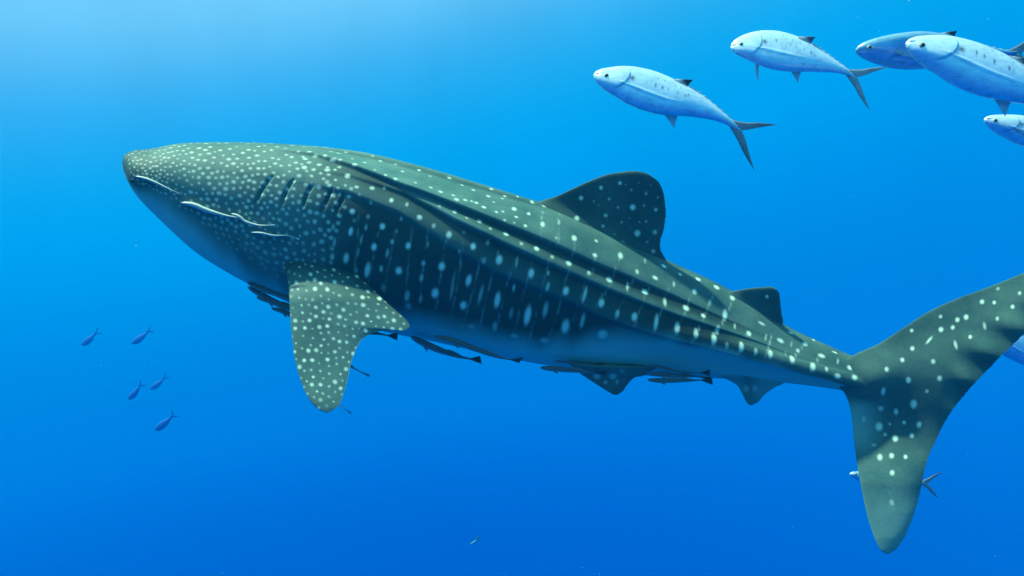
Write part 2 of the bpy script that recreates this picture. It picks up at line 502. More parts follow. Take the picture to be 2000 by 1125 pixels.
# ---- recess the gill slits in the skin (both sides)
disp = np.zeros(PU.shape)
mir = (NTH - np.arange(NTH)) % NTH
for g in GILLS:
    pts = crom(g, np.linspace(0, len(g) - 1, 40))
    L = len(pts)
    for q, (u, v) in enumerate(pts):
        i, j = hit(u, v)
        c3 = V[i, j]; e = math.sin(math.pi * (q + .5) / L) ** .5
        i0, i1 = max(0, i - 14), i + 15
        j0, j1 = max(0, j - 14), j + 15
        D = np.linalg.norm(V[i0:i1, j0:j1] - c3, axis=-1)
        groove = -.028 * e * np.exp(-(D / .012) ** 2)
        disp[i0:i1, j0:j1] = np.minimum(disp[i0:i1, j0:j1], groove)
disp = np.minimum(disp, disp[:, mir])
V = V + NRM * disp[..., None]

# ---- markings
SPOT = np.zeros(PU.shape)
def spot3(u, v, ra, rb=None, ang=0.0, st=1.0):
    """an oval mark of half sizes ra (along body) x rb (around) in pixels at the skin seen at u, v; its twin on the far side"""
    rb = ra if rb is None else rb
    i, j = hit(u, v)
    c3 = V[i, j]; s = c3[1] / FPX
    rad = 1.6 * max(ra, rb)
    di = int(rad / 1.3) + 4
    i0, i1 = max(0, i - di), min(NS, i + di + 1)
    dj = int(rad * s / max(1e-4, np.linalg.norm(V[i, (j + 1) % NTH] - c3))) + 4
    dj = min(dj, 90)
    jj = np.arange(j - dj, j + dj + 1) % NTH
    D = V[i0:i1][:, jj] - c3
    ax = V[min(NS - 1, i + 2), j] - V[max(0, i - 2), j]; ax /= np.linalg.norm(ax)
    up = np.cross(ax, NRM[i, j]); up /= np.linalg.norm(up)
    if up[2] < 0: up = -up
    a = math.radians(ang)
    ax2 = ax * math.cos(a) + up * math.sin(a); up2 = -ax * math.sin(a) + up * math.cos(a)
    qa = (D @ ax2) / (ra * s); qb = (D @ up2) / (rb * s)
    m = st * (1 - smooth(.4, 1.5, np.sqrt(qa * qa + qb * qb)))
    blk = SPOT[i0:i1]
    blk[:, jj] = np.maximum(blk[:, jj], m)
    blk[:, mir[jj]] = np.maximum(blk[:, mir[jj]], m)

# head, dense small spots that grow towards the gills
head_poly = [(243, 300), (300, 286), (400, 278), (520, 278), (640, 286), (668, 300), (660, 345), (690, 372), (672, 420), (648, 470), (650, 520),
             (560, 540), (500, 540), (440, 480), (380, 420), (300, 372), (256, 352)]
def head_in(g):
    while True:
        u, v = g.uniform(240, 690), g.uniform(276, 545)
        if in_poly(u, v, head_poly):
            return u, v
def head_spacing(u, v):
    return 6.8 + 3.8 * float(smooth(300, 400, u)) + 2.6 * float(smooth(480, 640, u))
for (u, v) in scatter(14000, head_in, head_spacing, 3):
    r = (2.05 + 1.0 * float(smooth(290, 420, u)) + .5 * float(smooth(500, 640, u))) * rng.uniform(.72, 1.22)
    low = float(smooth(400, 470, v - .12 * (u - 400)))
    fade = float(smooth(0, 70, (u - 250) * .62 + 372 - v))        # fades out to the throat
    if fade < .05: continue
    spot3(u, v, r * rng.uniform(1.0, 1.35), r, rng.uniform(-20, 25), (.70 - .22 * low) * (.35 + .65 * fade) * rng.uniform(.75, 1.05))
# band of spots along the upper back, between head and dorsal fin
back_poly = [(672, 296), (740, 306), (850, 336), (960, 368), (1040, 392), (1030, 440), (960, 415), (860, 375), (760, 345), (690, 320)]
def back_in(g):
    while True:
        u, v = g.uniform(560, 1060), g.uniform(285, 450)
        if in_poly(u, v, back_poly):
            return u, v
for (u, v) in scatter(2500, back_in, lambda u, v: 17 + 5 * float(smooth(650, 1000, u)), 5):
    r = rng.uniform(2.4, 4.2)
    spot3(u, v, r, r * rng.uniform(.9, 1.3), 0, rng.uniform(.55, .95))
FLANK = """688.5 413 5 5 1;697 365 4 3 .8;726 367 4.5 4.5 .7;751 368 2.5 3 .6;764 391 4 5 .9;725 395 3 4 .45;701 381 3 3 .4;795 399 3 5 .6;819 424 5 5 .9;
784 427 3 3.5 .55;719 424 3 4 .5;692 431 3 3 .4;685 453 4 8 .95;746 443 5 6 1;715 445 2.5 6 .5;775 452 3 4 .3;847 441 3.5 5 .6;730 483 5 7 1;767 472 3.5 4.5 .7;797 480 5 6.5 1;
835 477 3 6 .35;877 459 5 7 1;905 454 3 4 .25;925 481 5 7 1;898 491 3 4.5 .6;649 503 4 6 .6;675 505 5 10 .8;653 475 3 10 .4;717 528 5 15 .85;745 523 3.5 6 .6;778 529 6 7 1;
826 514 4 5 .6;863 521 6 8 1;823 543 3.5 8 .55;916 547 5 11 .95;795 578 5 12 .55;749 563 5 8 .3;849 573 6.5 10 1;905 596 6 9 .9;799 598 5 8 .4;821 583 3 10 .4;883 568 2.5 18 .35;
651 445 3.5 6 .45;705 469 2.5 10 .4;699 491 2.5 9 .35;696 528 3 6 .35;757 495 3 9 .5;639 331 5 5 .7;679 343 5 5 1;594 327 5 4.5 .9;595 310 4.5 3.5 .9;663 327 4 4 .5;639 355 4 5 .5;693 321 5 3.5 .9;648 311 4.5 3 .9;
892 389 4.5 4 1;921 393 3 4 .6;954 383 4 4 .8;982 388 3 4 .5;1005 408 4.5 6 1;946 405 4.5 4 .95;970 414 3 3.5 .8;1033 417 3 4.5 .6;1039 396 4 3 .7;1063 402 4.5 4.5 1;1095 408 2.5 5 .5;
1060 438 4 8 .85;1091 434 2.5 9 .45;1027 441 3.5 4 .8;985 430 3 3 .6;1004 435 2.5 2.5 .5;888 414 4 4.5 .9;859 403 3 4 .5;911 426 3 3 .5;936 432 4.5 4.5 .9;958 447 3 3.5 .6;988 457 5 5 1;1018 475 3.5 4 .6;
1048 485 5 5.5 1;1078 501 3.5 4.5 .6;1111 515 5.5 6 1;1151 533 3.5 5 .7;1190 546 6 6 1;1226 560 2.5 10 .7;1260 571 6 6 1;1298 590 3.5 10 .75;1340 601 6 6.5 1;1374 617 4.5 5 .9;1416 614 4.5 13 .95;
1087 465 2.5 4 .5;1122 465 5 8 .95;1165 471 3.5 4 .8;1162 499 4.5 5 .95;1212 500 5 9 .95;1244 530 3.5 6 .8;1279 543 5.5 5 .95;1296 520 5 5 .9;1260 509 2 8 .4;1317 555 2.5 7 .6;1356 570 4.5 6 .95;1329 536 3.5 4 .8;
1364 545 5 5 1;1400 561 5.5 6 1;1386 591 2.5 7 .6;1431 582 5 6 1;974 508 6 9 1;952 474 3.5 6 .35;1009 513 2.5 11 .45;1038 535 5.5 9 1;1070 533 3 5 .55;1069 559 3.5 9 .6;1106 568 5.5 8 1;
1142 575 3.2 16 .75;1175 591 5.5 8 1;1205 612 4 8 .7;1240 618 5.5 8 .95;1282 629 4 16 .85;1323 641 5 11 .95;1359 651 4.5 10 .9;1395 662 5 12 .95;1400 645 4 8 .7;
945 509 4 6 .4;939 575 3.5 20 .4;971 587 5.5 16 .9;1003 561 3 8 .5;967 637 5 12 .45;999 611 3.5 12 .3;1030 617 6 20 .95;1066 605 4.5 16 .5;1104 638 7 15 .9;1138 626 4 16 .55;1177 653 9 10 .65;
921 638 7 6 .35;1005 656 7 5 .4;1062 665 8 7 .4;886 548 2.2 22 .28;1435 637 2 7 .6;1487 632 7 3 .8;1462 652 4.5 6 1;1449 677 4.5 10 1;1419 676 3.5 7 .5;1476 687 3.5 7 .7;1525 665 6.5 4.5 .95;
1505 691 4.5 9 1;1495 659 2 8 .5;1545 650 4.5 2.5 .8;1572 672 4.5 4.5 .9;1559 685 3.5 4 .8;1547 701 4.8 8.5 1;1589 664 3 2.5 .7;1604 695 6.5 4 .9;1587 716 4.8 8.5 1;1631 688 5 2.2 .8;1615 721 3 5 .7;
1636 735 5.5 5 1;1636 706 2 6 .5;1660 718 5 4.5 1;1669 737 5 5 1;1692 746 4 7 1"""
for it in FLANK.replace('\n', '').split(';'):
    u, v, a, b, s = map(float, it.split())
    spot3(u, v, a, b, 0, s)
# thin broken lines that run round the body between the spots
for ui, (tu, tv, bu, bv) in enumerate([(700, 420, 690, 560), (738, 445, 715, 590), (770, 455, 748, 600), (806, 440, 790, 612), (838, 450, 815, 620), (872, 470, 846, 622),
        (905, 470, 880, 625), (938, 500, 906, 640), (972, 490, 938, 640), (1008, 495, 968, 650), (1042, 510, 1000, 660), (1074, 510, 1032, 662), (1110, 530, 1070, 668),
        (1148, 530, 1108, 665), (1195, 550, 1165, 600), (1236, 545, 1198, 632), (1270, 560, 1236, 640), (1310, 560, 1272, 655), (1352, 572, 1316, 660), (1392, 575, 1352, 672), (1428, 590, 1388, 680),
        (1465, 640, 1440, 695), (1062, 400, 1056, 470), (1094, 405, 1088, 480), (1126, 430, 1118, 500), (1166, 475, 1156, 540), (1210, 490, 1200, 540),
        (1546, 668, 1530, 705), (1575, 668, 1548, 705), (1608, 690, 1580, 725), (1510, 655, 1492, 700)]):
    n = int(max(4, math.hypot(bu - tu, bv - tv) / 9))
    for q in range(n):
        f = (q + .5) / n
        w = .5 + .5 * math.sin(ui * 1.7 + q * .9)
        if rng.random() < .22: continue
        spot3(tu + (bu - tu) * f + 2 * math.sin(ui + 4 * f) + rng.normal(0, .5), tv + (bv - tv) * f, 2.1, abs(bv - tv) / n * .75, 0, .05 + .24 * w * rng.uniform(.3, 1) + .12 * float(smooth(1350, 1450, tu)))

tt = None
CEN = V.mean(1, keepdims=True)
# belly: share of the way from the top outline to the bottom outline, taken on the skin of both sides
phi = np.radians(THD) + np.interp(KK, np.arange(26), ROLL)
tfrac = (1 - np.cos(np.clip(phi, 0, np.pi))) / 2
bl = np.interp(KK, KX, BEL)
nz = np.interp(np.arange(NS), np.linspace(0, NS, 60), rng.normal(0, .014, 60))[:, None]
wid = np.interp(KK, [0, 4, 8, 13, 15, 17, 23], [.10, .14, .10, .09, .13, .06, .05])
BELLY = smooth(-1, 1, (tfrac - bl - nz) / wid)
past = np.degrees(phi) > 178
BELLY = np.where(past, 1.0, BELLY)
BELLY = BELLY * smooth(22.6, 21.2, KK) * (1 - .2 * smooth(13, 16, KK))
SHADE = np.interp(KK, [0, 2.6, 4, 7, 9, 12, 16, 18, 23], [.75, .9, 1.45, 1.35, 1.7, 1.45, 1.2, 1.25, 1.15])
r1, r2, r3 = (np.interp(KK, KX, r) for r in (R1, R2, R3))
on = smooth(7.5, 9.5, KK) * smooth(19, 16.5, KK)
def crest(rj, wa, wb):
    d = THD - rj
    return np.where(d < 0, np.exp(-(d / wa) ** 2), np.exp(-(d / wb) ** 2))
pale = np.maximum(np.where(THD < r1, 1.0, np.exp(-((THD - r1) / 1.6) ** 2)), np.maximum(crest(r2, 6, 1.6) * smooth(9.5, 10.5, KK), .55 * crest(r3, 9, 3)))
SHADE = SHADE * (1 - on * (1 - (.30 + .70 * pale)))  # paler back and crests, darker grooves and flank: light and shade painted in
SHADE = SHADE * (1 - .45 * smooth(7.2, 9, KK) * smooth(13, 12, KK) * np.exp(-((THD - 6.5) / 3.5) ** 2))  # strip beside the dorsal crest darkened, the crest's shade painted in
sh_root = thing('whale_shark', 'huge spotted whale shark with ridged back swimming towards the left', 'whale shark', tuple(CEN[NS // 2, 0]))
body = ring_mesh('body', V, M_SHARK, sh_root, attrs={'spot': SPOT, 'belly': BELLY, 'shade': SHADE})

# ---- gill slits: dark lens shaped strips sunk in their grooves, painting in the shade inside
def strip(name, pts, width, off, mat, parent, n=30):
    p = crom(pts, np.linspace(0, len(pts) - 1, n))
    f = np.linspace(0, 1, n)
    w = width * np.sin(np.pi * np.clip(f, .02, .98)) ** .6
    d = np.gradient(p, axis=0); d /= np.linalg.norm(d, axis=1, keepdims=True)
    nr = np.stack([-d[:, 1], d[:, 0]], -1)
    rows = []
    Ys = np.array([surfY(u, v) for u, v in p]); Ys = np.convolve(np.pad(Ys, 2, 'edge'), np.ones(5) / 5, 'valid')
    for a, dy in ((-1, 0), (0, -.006), (1, 0), (0, .02)):
        rows.append(P(p[:, 0] + nr[:, 0] * w * a, p[:, 1] + nr[:, 1] * w * a, Ys + off + dy))
    return ring_mesh(name, np.stack(rows, 1), mat, parent, attrs={'spot': np.zeros(n * 4), 'belly': np.zeros(n * 4)})
for g in GILLS:
    strip('gill_slit', g, 2.7, .006, M_GILL, sh_root)
strip('mouth_corner', [(244, 346), (252, 352), (262, 357), (276, 363)], 1.2, .006, M_GILL, sh_root)

# ---- fins
_e = P(259, 353, surfY(259, 353) + .012)
sh_eye_spec = (_e, .017)
dors_lead = [(1020, 404), (1060, 391), (1085, 384), (1115, 370), (1150, 354), (1185, 341), (1215, 336), (1240, 334), (1262, 338), (1278, 348), (1284, 353)]
dors_trail = [(1300, 545), (1307, 520), (1297, 501), (1290, 487), (1290, 470), (1296, 448), (1300, 420), (1299, 395), (1295, 374), (1289, 359), (1285, 354)]
DS = """1211 357 4;1174 366 4;1135 386 4.5;1127 424 5;1190 388 3 .6;1233 370 3 .4;1262 377 3.5 .45;1236 404 6 1;1258 401 3 .4;1281 409 4 .7;1183 420 4 .8;1178 440 3 .6;1207 404 3 .45;1214 433 3 .4;1262 432 3 .5;
1249 433 2.5 .4;1245 455 6.5 .9;1279 453 5 .6;1215 473 5 .9;1264 472 3 .35;1276 490 4 .5;1222 360 2 .3;1247 356 2 .3;1271 361 2 .25;1160 392 2.5 .35;1150 440 2 .3;1285 385 3 .3;1230 425 2 .3;1200 455 2 .3;1170 400 2 .25"""
def parse(s, k=1.0):
    out = []
    for it in s.replace('\n', '').split(';'):
        f = list(map(float, it.split()))
        if len(f) <= 4:
            u, v, r = f[:3]; out.append((u, v, r * k, r * k * 1.1, 0, f[3] if len(f) > 3 else .95))
        else:
            out.append((f[0], f[1], f[2], f[3], f[4], f[5] if len(f) > 5 else .95))
    return out
dbase = surfY(1150, 440)
midY = lambda u: np.interp(u, PU[60:, 0], V[60:, 0, 1])
cenY = lambda u: np.interp(u, PU[60:].mean(1), V[60:, :, 1].mean(1))
def dors_depth(t, c, u, v):
    basev = 392 + (u - 1040) * .475
    h = np.maximum(basev - v, -30) * 6.8 / FPX
    return midY(u) - .26 * h
fin('dorsal_fin', dors_lead, dors_trail, 220, 150, dors_depth,
    lambda t, c, u, v: .030 + .09 * np.exp(-(np.maximum(0, (392 + (u - 1040) * .475) - v) / 16) ** 2) * 1.0, M_SHARK, sh_root, parse(DS, .85), jitter=.5,
    extra=lambda pu, pv, t, c: {'shade': np.full(pu.shape, .8)})
d2_lead = [(1408, 572), (1440, 567), (1465, 563), (1490, 561), (1505, 560), (1515, 564), (1518, 567)]
d2_trail = [(1500, 632), (1533, 650), (1530, 630), (1526, 610), (1524, 590), (1522, 574), (1519, 568)]
def d2_depth(t, c, u, v):
    h = np.maximum(570 + (u - 1420) * .6 - v, -20) * 6.7 / FPX
    return midY(u) - .03 - .30 * h
fin('second_dorsal_fin', d2_lead, d2_trail, 90, 70, d2_depth, lambda t, c, u, v: .018 + .05 * np.exp(-(t / .12) ** 2), M_SHARK, sh_root, [(1498, 578, 3, 3.5, 0, .9), (1529, 636, 1.8, 12, 12, .6)], jitter=.3)

pec_lead = [(545, 505), (554, 526), (562, 548), (565, 580), (567, 620), (570, 655), (576, 700), (588, 745), (604, 780), (622, 799), (637, 806)]
pec_trail = [(660, 500), (702, 540), (752, 588), (797, 629), (790, 645), (745, 646), (707, 663), (687, 705), (676, 752), (662, 790), (641, 806)]
pec_poly = pec_lead + pec_trail[::-1]
def pec_in(g):
    while True:
        u, v = g.uniform(545, 800), g.uniform(500, 806)
        if in_poly(u, v, pec_poly):
            return u, v
PS = []
for q, (u, v) in enumerate(scatter(5000, pec_in, lambda u, v: 11.3 + 2.5 * ((int(u * 7 + v * 3) % 5) / 4), 21)):
    big = rng.random()
    r = 3.5 * rng.uniform(.85, 1.15) if big > .66 else rng.uniform(1.7, 2.8)
    tipf = float(1 - .6 * smooth(755, 800, v)) * float(1 - .5 * smooth(585, 562, u))
    PS.append((u, v, r * 1.08, r * .95, rng.uniform(-10, 40), rng.uniform(.6, .95) * tipf * (1 if big > .55 else .6)))
yb = surfY(600, 500)
def pec_depth(t, c, u, v):
    d = np.clip((v - 505) / 300, 0, 1)
    base = yb + .11 - .17 * smooth(0, .3, d) - .60 * d
    return base + .17 * np.clip((u - 570) / 230, 0, 1) * (1 - d)
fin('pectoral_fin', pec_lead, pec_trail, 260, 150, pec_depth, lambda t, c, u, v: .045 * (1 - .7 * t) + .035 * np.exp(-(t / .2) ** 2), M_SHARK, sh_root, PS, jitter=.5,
    extra=lambda pu, pv, t, c: {'shade': .40 + .85 * smooth(.02, .30, t) * (1 - .45 * smooth(.75, 1, c) * smooth(.45, .2, t)), 'spot': np.maximum(paint(pu, pv, PS), .35 * smooth(.985, 1.0, c) * smooth(.35, .6, t))})  # root and upper rear darkened, the body's shadow put into the colour
# the far pectoral fin reaches away behind the body
fin('pectoral_fin', [(560, 560), (575, 545), (590, 530), (605, 515), (620, 505)], [(660, 590), (690, 580), (680, 555), (655, 525), (624, 506)], 60, 40,
    lambda t, c, u, v: 7.55 + 1.5 * t, lambda t, c, u, v: .04 * (1 - .7 * t), M_SHARK, sh_root, [])
def pel_extra(pu, pv, t, c):
    return {'belly': np.full(pu.shape, .10), 'shade': np.full(pu.shape, .8)}
fin('pelvic_fin', [(1108, 708), (1130, 727), (1155, 744), (1180, 760), (1195, 769), (1202, 771)], [(1285, 716), (1258, 733), (1240, 737), (1227, 749), (1216, 764), (1206, 771)], 90, 80,
    lambda t, c, u, v: cenY(u) - .28 + .12 * t, lambda t, c, u, v: .016 + .05 * np.exp(-(t / .15) ** 2), M_SHARK, sh_root,
    [(1166, 733, 7, 6, 0, .45), (1197, 733, 7, 6, 0, .45), (1183, 745, 4, 4, 0, .35), (1205, 744, 3, 5, 0, .3), (1215, 722, 5, 5, 0, .2)], jitter=.4, extra=pel_extra)
fin('pelvic_fin', [(1125, 708), (1150, 716), (1180, 722), (1205, 724)], [(1270, 706), (1250, 716), (1230, 722), (1208, 725)], 40, 30,
    lambda t, c, u, v: cenY(u) + .2 + .25 * t, lambda t, c, u, v: .02 + 0 * t, M_SHARK, sh_root, [], extra=pel_extra)
fin('anal_fin', [(1385, 726), (1420, 741), (1440, 753), (1450, 770), (1457, 784), (1464, 791)], [(1505, 728), (1531, 746), (1512, 757), (1494, 770), (1482, 784), (1469, 791)], 90, 80,
    lambda t, c, u, v: cenY(u) - .06 + .14 * t, lambda t, c, u, v: .014 + .04 * np.exp(-(t / .15) ** 2), M_SHARK, sh_root,
    [(1457, 757, 6, 7, 0, .3), (1474, 757, 5, 7, 0, .3)], jitter=.4, extra=lambda pu, pv, t, c: {'belly': .42 + 0 * pu - .25 * np.exp(-((pu - 1462) / 18) ** 2)})

CL = [(2150, 462), (2080, 500), (2000, 533), (1930, 561), (1870, 583), (1815, 608), (1765, 640), (1715, 672), (1672, 691), (1640, 712), (1630, 742), (1652, 772), (1663, 810), (1667, 850), (1674, 905), (1683, 955), (1695, 1010), (1708, 1050), (1720, 1074), (1731, 1082)]
CT = [(2152, 464), (2130, 530), (2080, 580), (2030, 622), (1990, 662), (1955, 695), (1925, 726), (1900, 752), (1880, 775), (1862, 798), (1848, 820), (1836, 842), (1824, 868), (1814, 890), (1804, 925), (1796, 965), (1783, 1010), (1767, 1048), (1752, 1070), (1735, 1082)]
CS = """1779 646 4;1835 619 4 .8;1836 645 5.5;1868 626 5;1885 621 5.5;1859 641 4.5;1916 591 5;1940 593 4 .9;1947 565 4 .5;1976 601 4.5 .9;1947 624 4 .7;1921 638 3 7 -10 .7;1894 660 3.8;1865 675 3 8 -15 .75;1813 666 2.4 9 40 .9;
1780 682 5;1759 705 5;1725 723 5;1821 707 5 .75;1834 739 5.5 .85;1771 743 6;1809 764 4 .6;1783 789 6 8 0 .8;1719 796 5 5 0 .6;1749 803 4 6 0 .7;1686 818 4 6 0 .35;1716 833 6.5 8 0 .8;1737 828 3 .6;1765 825 4 .8;1794 829 4.5 6 15 .75;
1728 849 4 .6;1748 857 6.5;1780 851 5 .8;1706 870 5 3 0 .4;1718 894 5 6 0 .85;1741 891 5.5;1768 893 4.5 .9;1742 924 5.5 .9;1741 981 4 6 -20 .5;1990 575 4 .6;2040 560 5;2020 530 4 .7;2070 540 4;1757 705 4 .5;1721 763 4 7 0 .8"""
def caud_depth(t, c, u, v):
    x = (u - 1650) / 400; z = (735 - v) / 300
    up = smooth(735, 640, v); low = smooth(800, 950, v)
    rip = np.sin((u * .55 - v * .85) / 11.5 + .6) * .042 * smooth(.45, .95, c) * smooth(1830, 1900, u)
    rip2 = np.sin(v / 21.0) * .006 * smooth(.5, 1, c) * low
    return 6.40 - .08 * x + .16 * np.clip(z, -1, 1.2) * up + .26 * np.clip(z, -1.2, 0) * low - .16 * smooth(0, 1, c) * np.interp(v, [740, 900, 1000, 1050, 1083], [1, .8, .45, .2, 0]) * np.interp(u, [2000, 2150], [1, 0]) + rip + rip2
def caud_thick(t, c, u, v):
    d2 = ((u - 1705) / 60) ** 2 + ((v - 735) / 40) ** 2
    return .022 + .085 * np.exp(-d2)
def caud_extra(pu, pv, t, c):
    b = .45 * smooth(1735, 1670, pu) * smooth(770, 800, pv) * smooth(910, 840, pv)
    tip = .16 * smooth(960, 1050, pv)
    return {'belly': np.maximum(b, tip), 'shade': .95 + .95 * smooth(850, 990, pv)}  # lower lobe lightened towards its tip, a sunlit look painted in
fin('caudal_fin', CL, CT, 480, 150, caud_depth, caud_thick, M_SHARK, sh_root, parse(CS, .8), jitter=.8, extra=caud_extra)

# ------------------------------------------------------------------ fish
def along(spine, n, dens=600):
    kd = np.linspace(0, len(spine) - 1, dens)
    p = crom(spine, kd)
    s = np.concatenate([[0], np.cumsum(np.hypot(*np.diff(p, axis=0).T))])
    k = np.interp(np.linspace(0, s[-1], n), s, kd)
    q = crom(spine, k)
    d = np.gradient(q, axis=0); d /= np.linalg.norm(d, axis=1, keepdims=True)
    nr = np.stack([d[:, 1], -d[:, 0]], -1)
    if nr[:, 1].mean() > 0: nr = -nr             # up in the picture
    return q, d, nr, s[-1]

def fish_body(prof, spine, hs, wr, Y, roll, ns, nth, mat, parent, attr_fn=None, sec=.95, disp_fn=None):
    """prof rows: x, up, down, width (fractions of length)"""
    pr = np.array(prof, float)
    q, d, nr, L = along(spine, 200)
    x = np.concatenate([[0, .002, .006, .012, .02, .032], np.linspace(.05, 1, 30)])
    idx = x * 199
    qi = np.stack([np.interp(idx, np.arange(200), q[:, i]) for i in (0, 1)], -1)
    ni = np.stack([np.interp(idx, np.arange(200), nr[:, i]) for i in (0, 1)], -1)
    up = np.interp(x, pr[:, 0], pr[:, 1]) * L * hs
    dn = np.interp(x, pr[:, 0], pr[:, 2]) * L * hs
    w = np.interp(x, pr[:, 0], pr[:, 3]) * L * wr
    for a in (up, dn, w):
        a[7:-1] = (a[6:-2] + 2 * a[7:-1] + a[8:]) / 4
    TB = np.concatenate([qi + ni * up[:, None], qi - ni * dn[:, None]], 1)
    Yv = np.interp(x, np.linspace(0, 1, len(Y)), Y) if np.ndim(Y) else np.full(len(x), Y)
    def sect(k, th):
        c, s = np.cos(th), np.sin(th)
        return np.sign(s) * np.abs(s) ** sec, np.sign(c) * np.abs(c) ** sec
    V, k, th = loft(TB, w, Yv, roll, ns, nth, sect, 1500)
    xf = np.interp(k, np.arange(len(x)), x)[:, None] + 0 * th[None]
    tf = ((1 - np.cos(th)) / 2)[None] + 0 * xf
    if disp_fn:
        V = V + normals(V) * (disp_fn(xf, tf) * L * Yv.mean() / FPX)[..., None]
    at = {'spot': np.zeros(xf.shape), 'belly': smooth(.15, .45, tf)}
    if attr_fn: at.update(attr_fn(xf, tf, L))
    ring_mesh('body', V, mat, parent, attrs=at)
    def loc(xx, yy):
        """picture point at x along, y across (fraction of length, up positive)"""
        i = xx * 199
        b = np.array([np.interp(i, np.arange(200), q[:, 0]), np.interp(i, np.arange(200), q[:, 1])])
        n = np.array([np.interp(i, np.arange(200), nr[:, 0]), np.interp(i, np.arange(200), nr[:, 1])])
        return b + n * yy * L
    return loc, L, V

def blade(name, lead, trail, Y, th, mat, parent, dark=0.0, n=26, m=12, darkfn=None):
    Yf = (lambda t, c, u, v: Y + 0 * t) if not callable(Y) else Y
    def ex(pu, pv, t, c):
        return {'spot': (dark + 0 * pu) if darkfn is None else darkfn(t, c), 'belly': np.full(pu.shape, .6)}
    return fin(name, lead, trail, n, m, Yf, lambda t, c, u, v: th * (1 - .8 * t) + 0 * c, mat, parent, [], extra=ex)

def sphere(name, c, r, mat, parent, squash=(1, .5, 1), n=16):
    th = np.linspace(0.05, np.pi - .05, n)[:, None]; ph = np.linspace(0, 2 * np.pi, 20, endpoint=False)[None]
    V = np.stack([np.sin(th) * np.cos(ph) * squash[0], np.cos(th) * squash[1] + 0 * ph, np.sin(th) * np.sin(ph) * squash[2]], -1) * r + np.array(c)
    return ring_mesh(name, V, mat, parent)

QUEEN = [(0, .004, .004, .004), (.012, .024, .020, .016), (.04, .045, .042, .032), (.09, .064, .065, .046), (.16, .083, .090, .058), (.25, .100, .112, .064), (.36, .112, .120, .066), (.48, .108, .112, .062),
         (.60, .090, .090, .054), (.72, .064, .064, .042), (.84, .036, .037, .028), (.93, .019, .020, .018), (1, .016, .016, .009)]

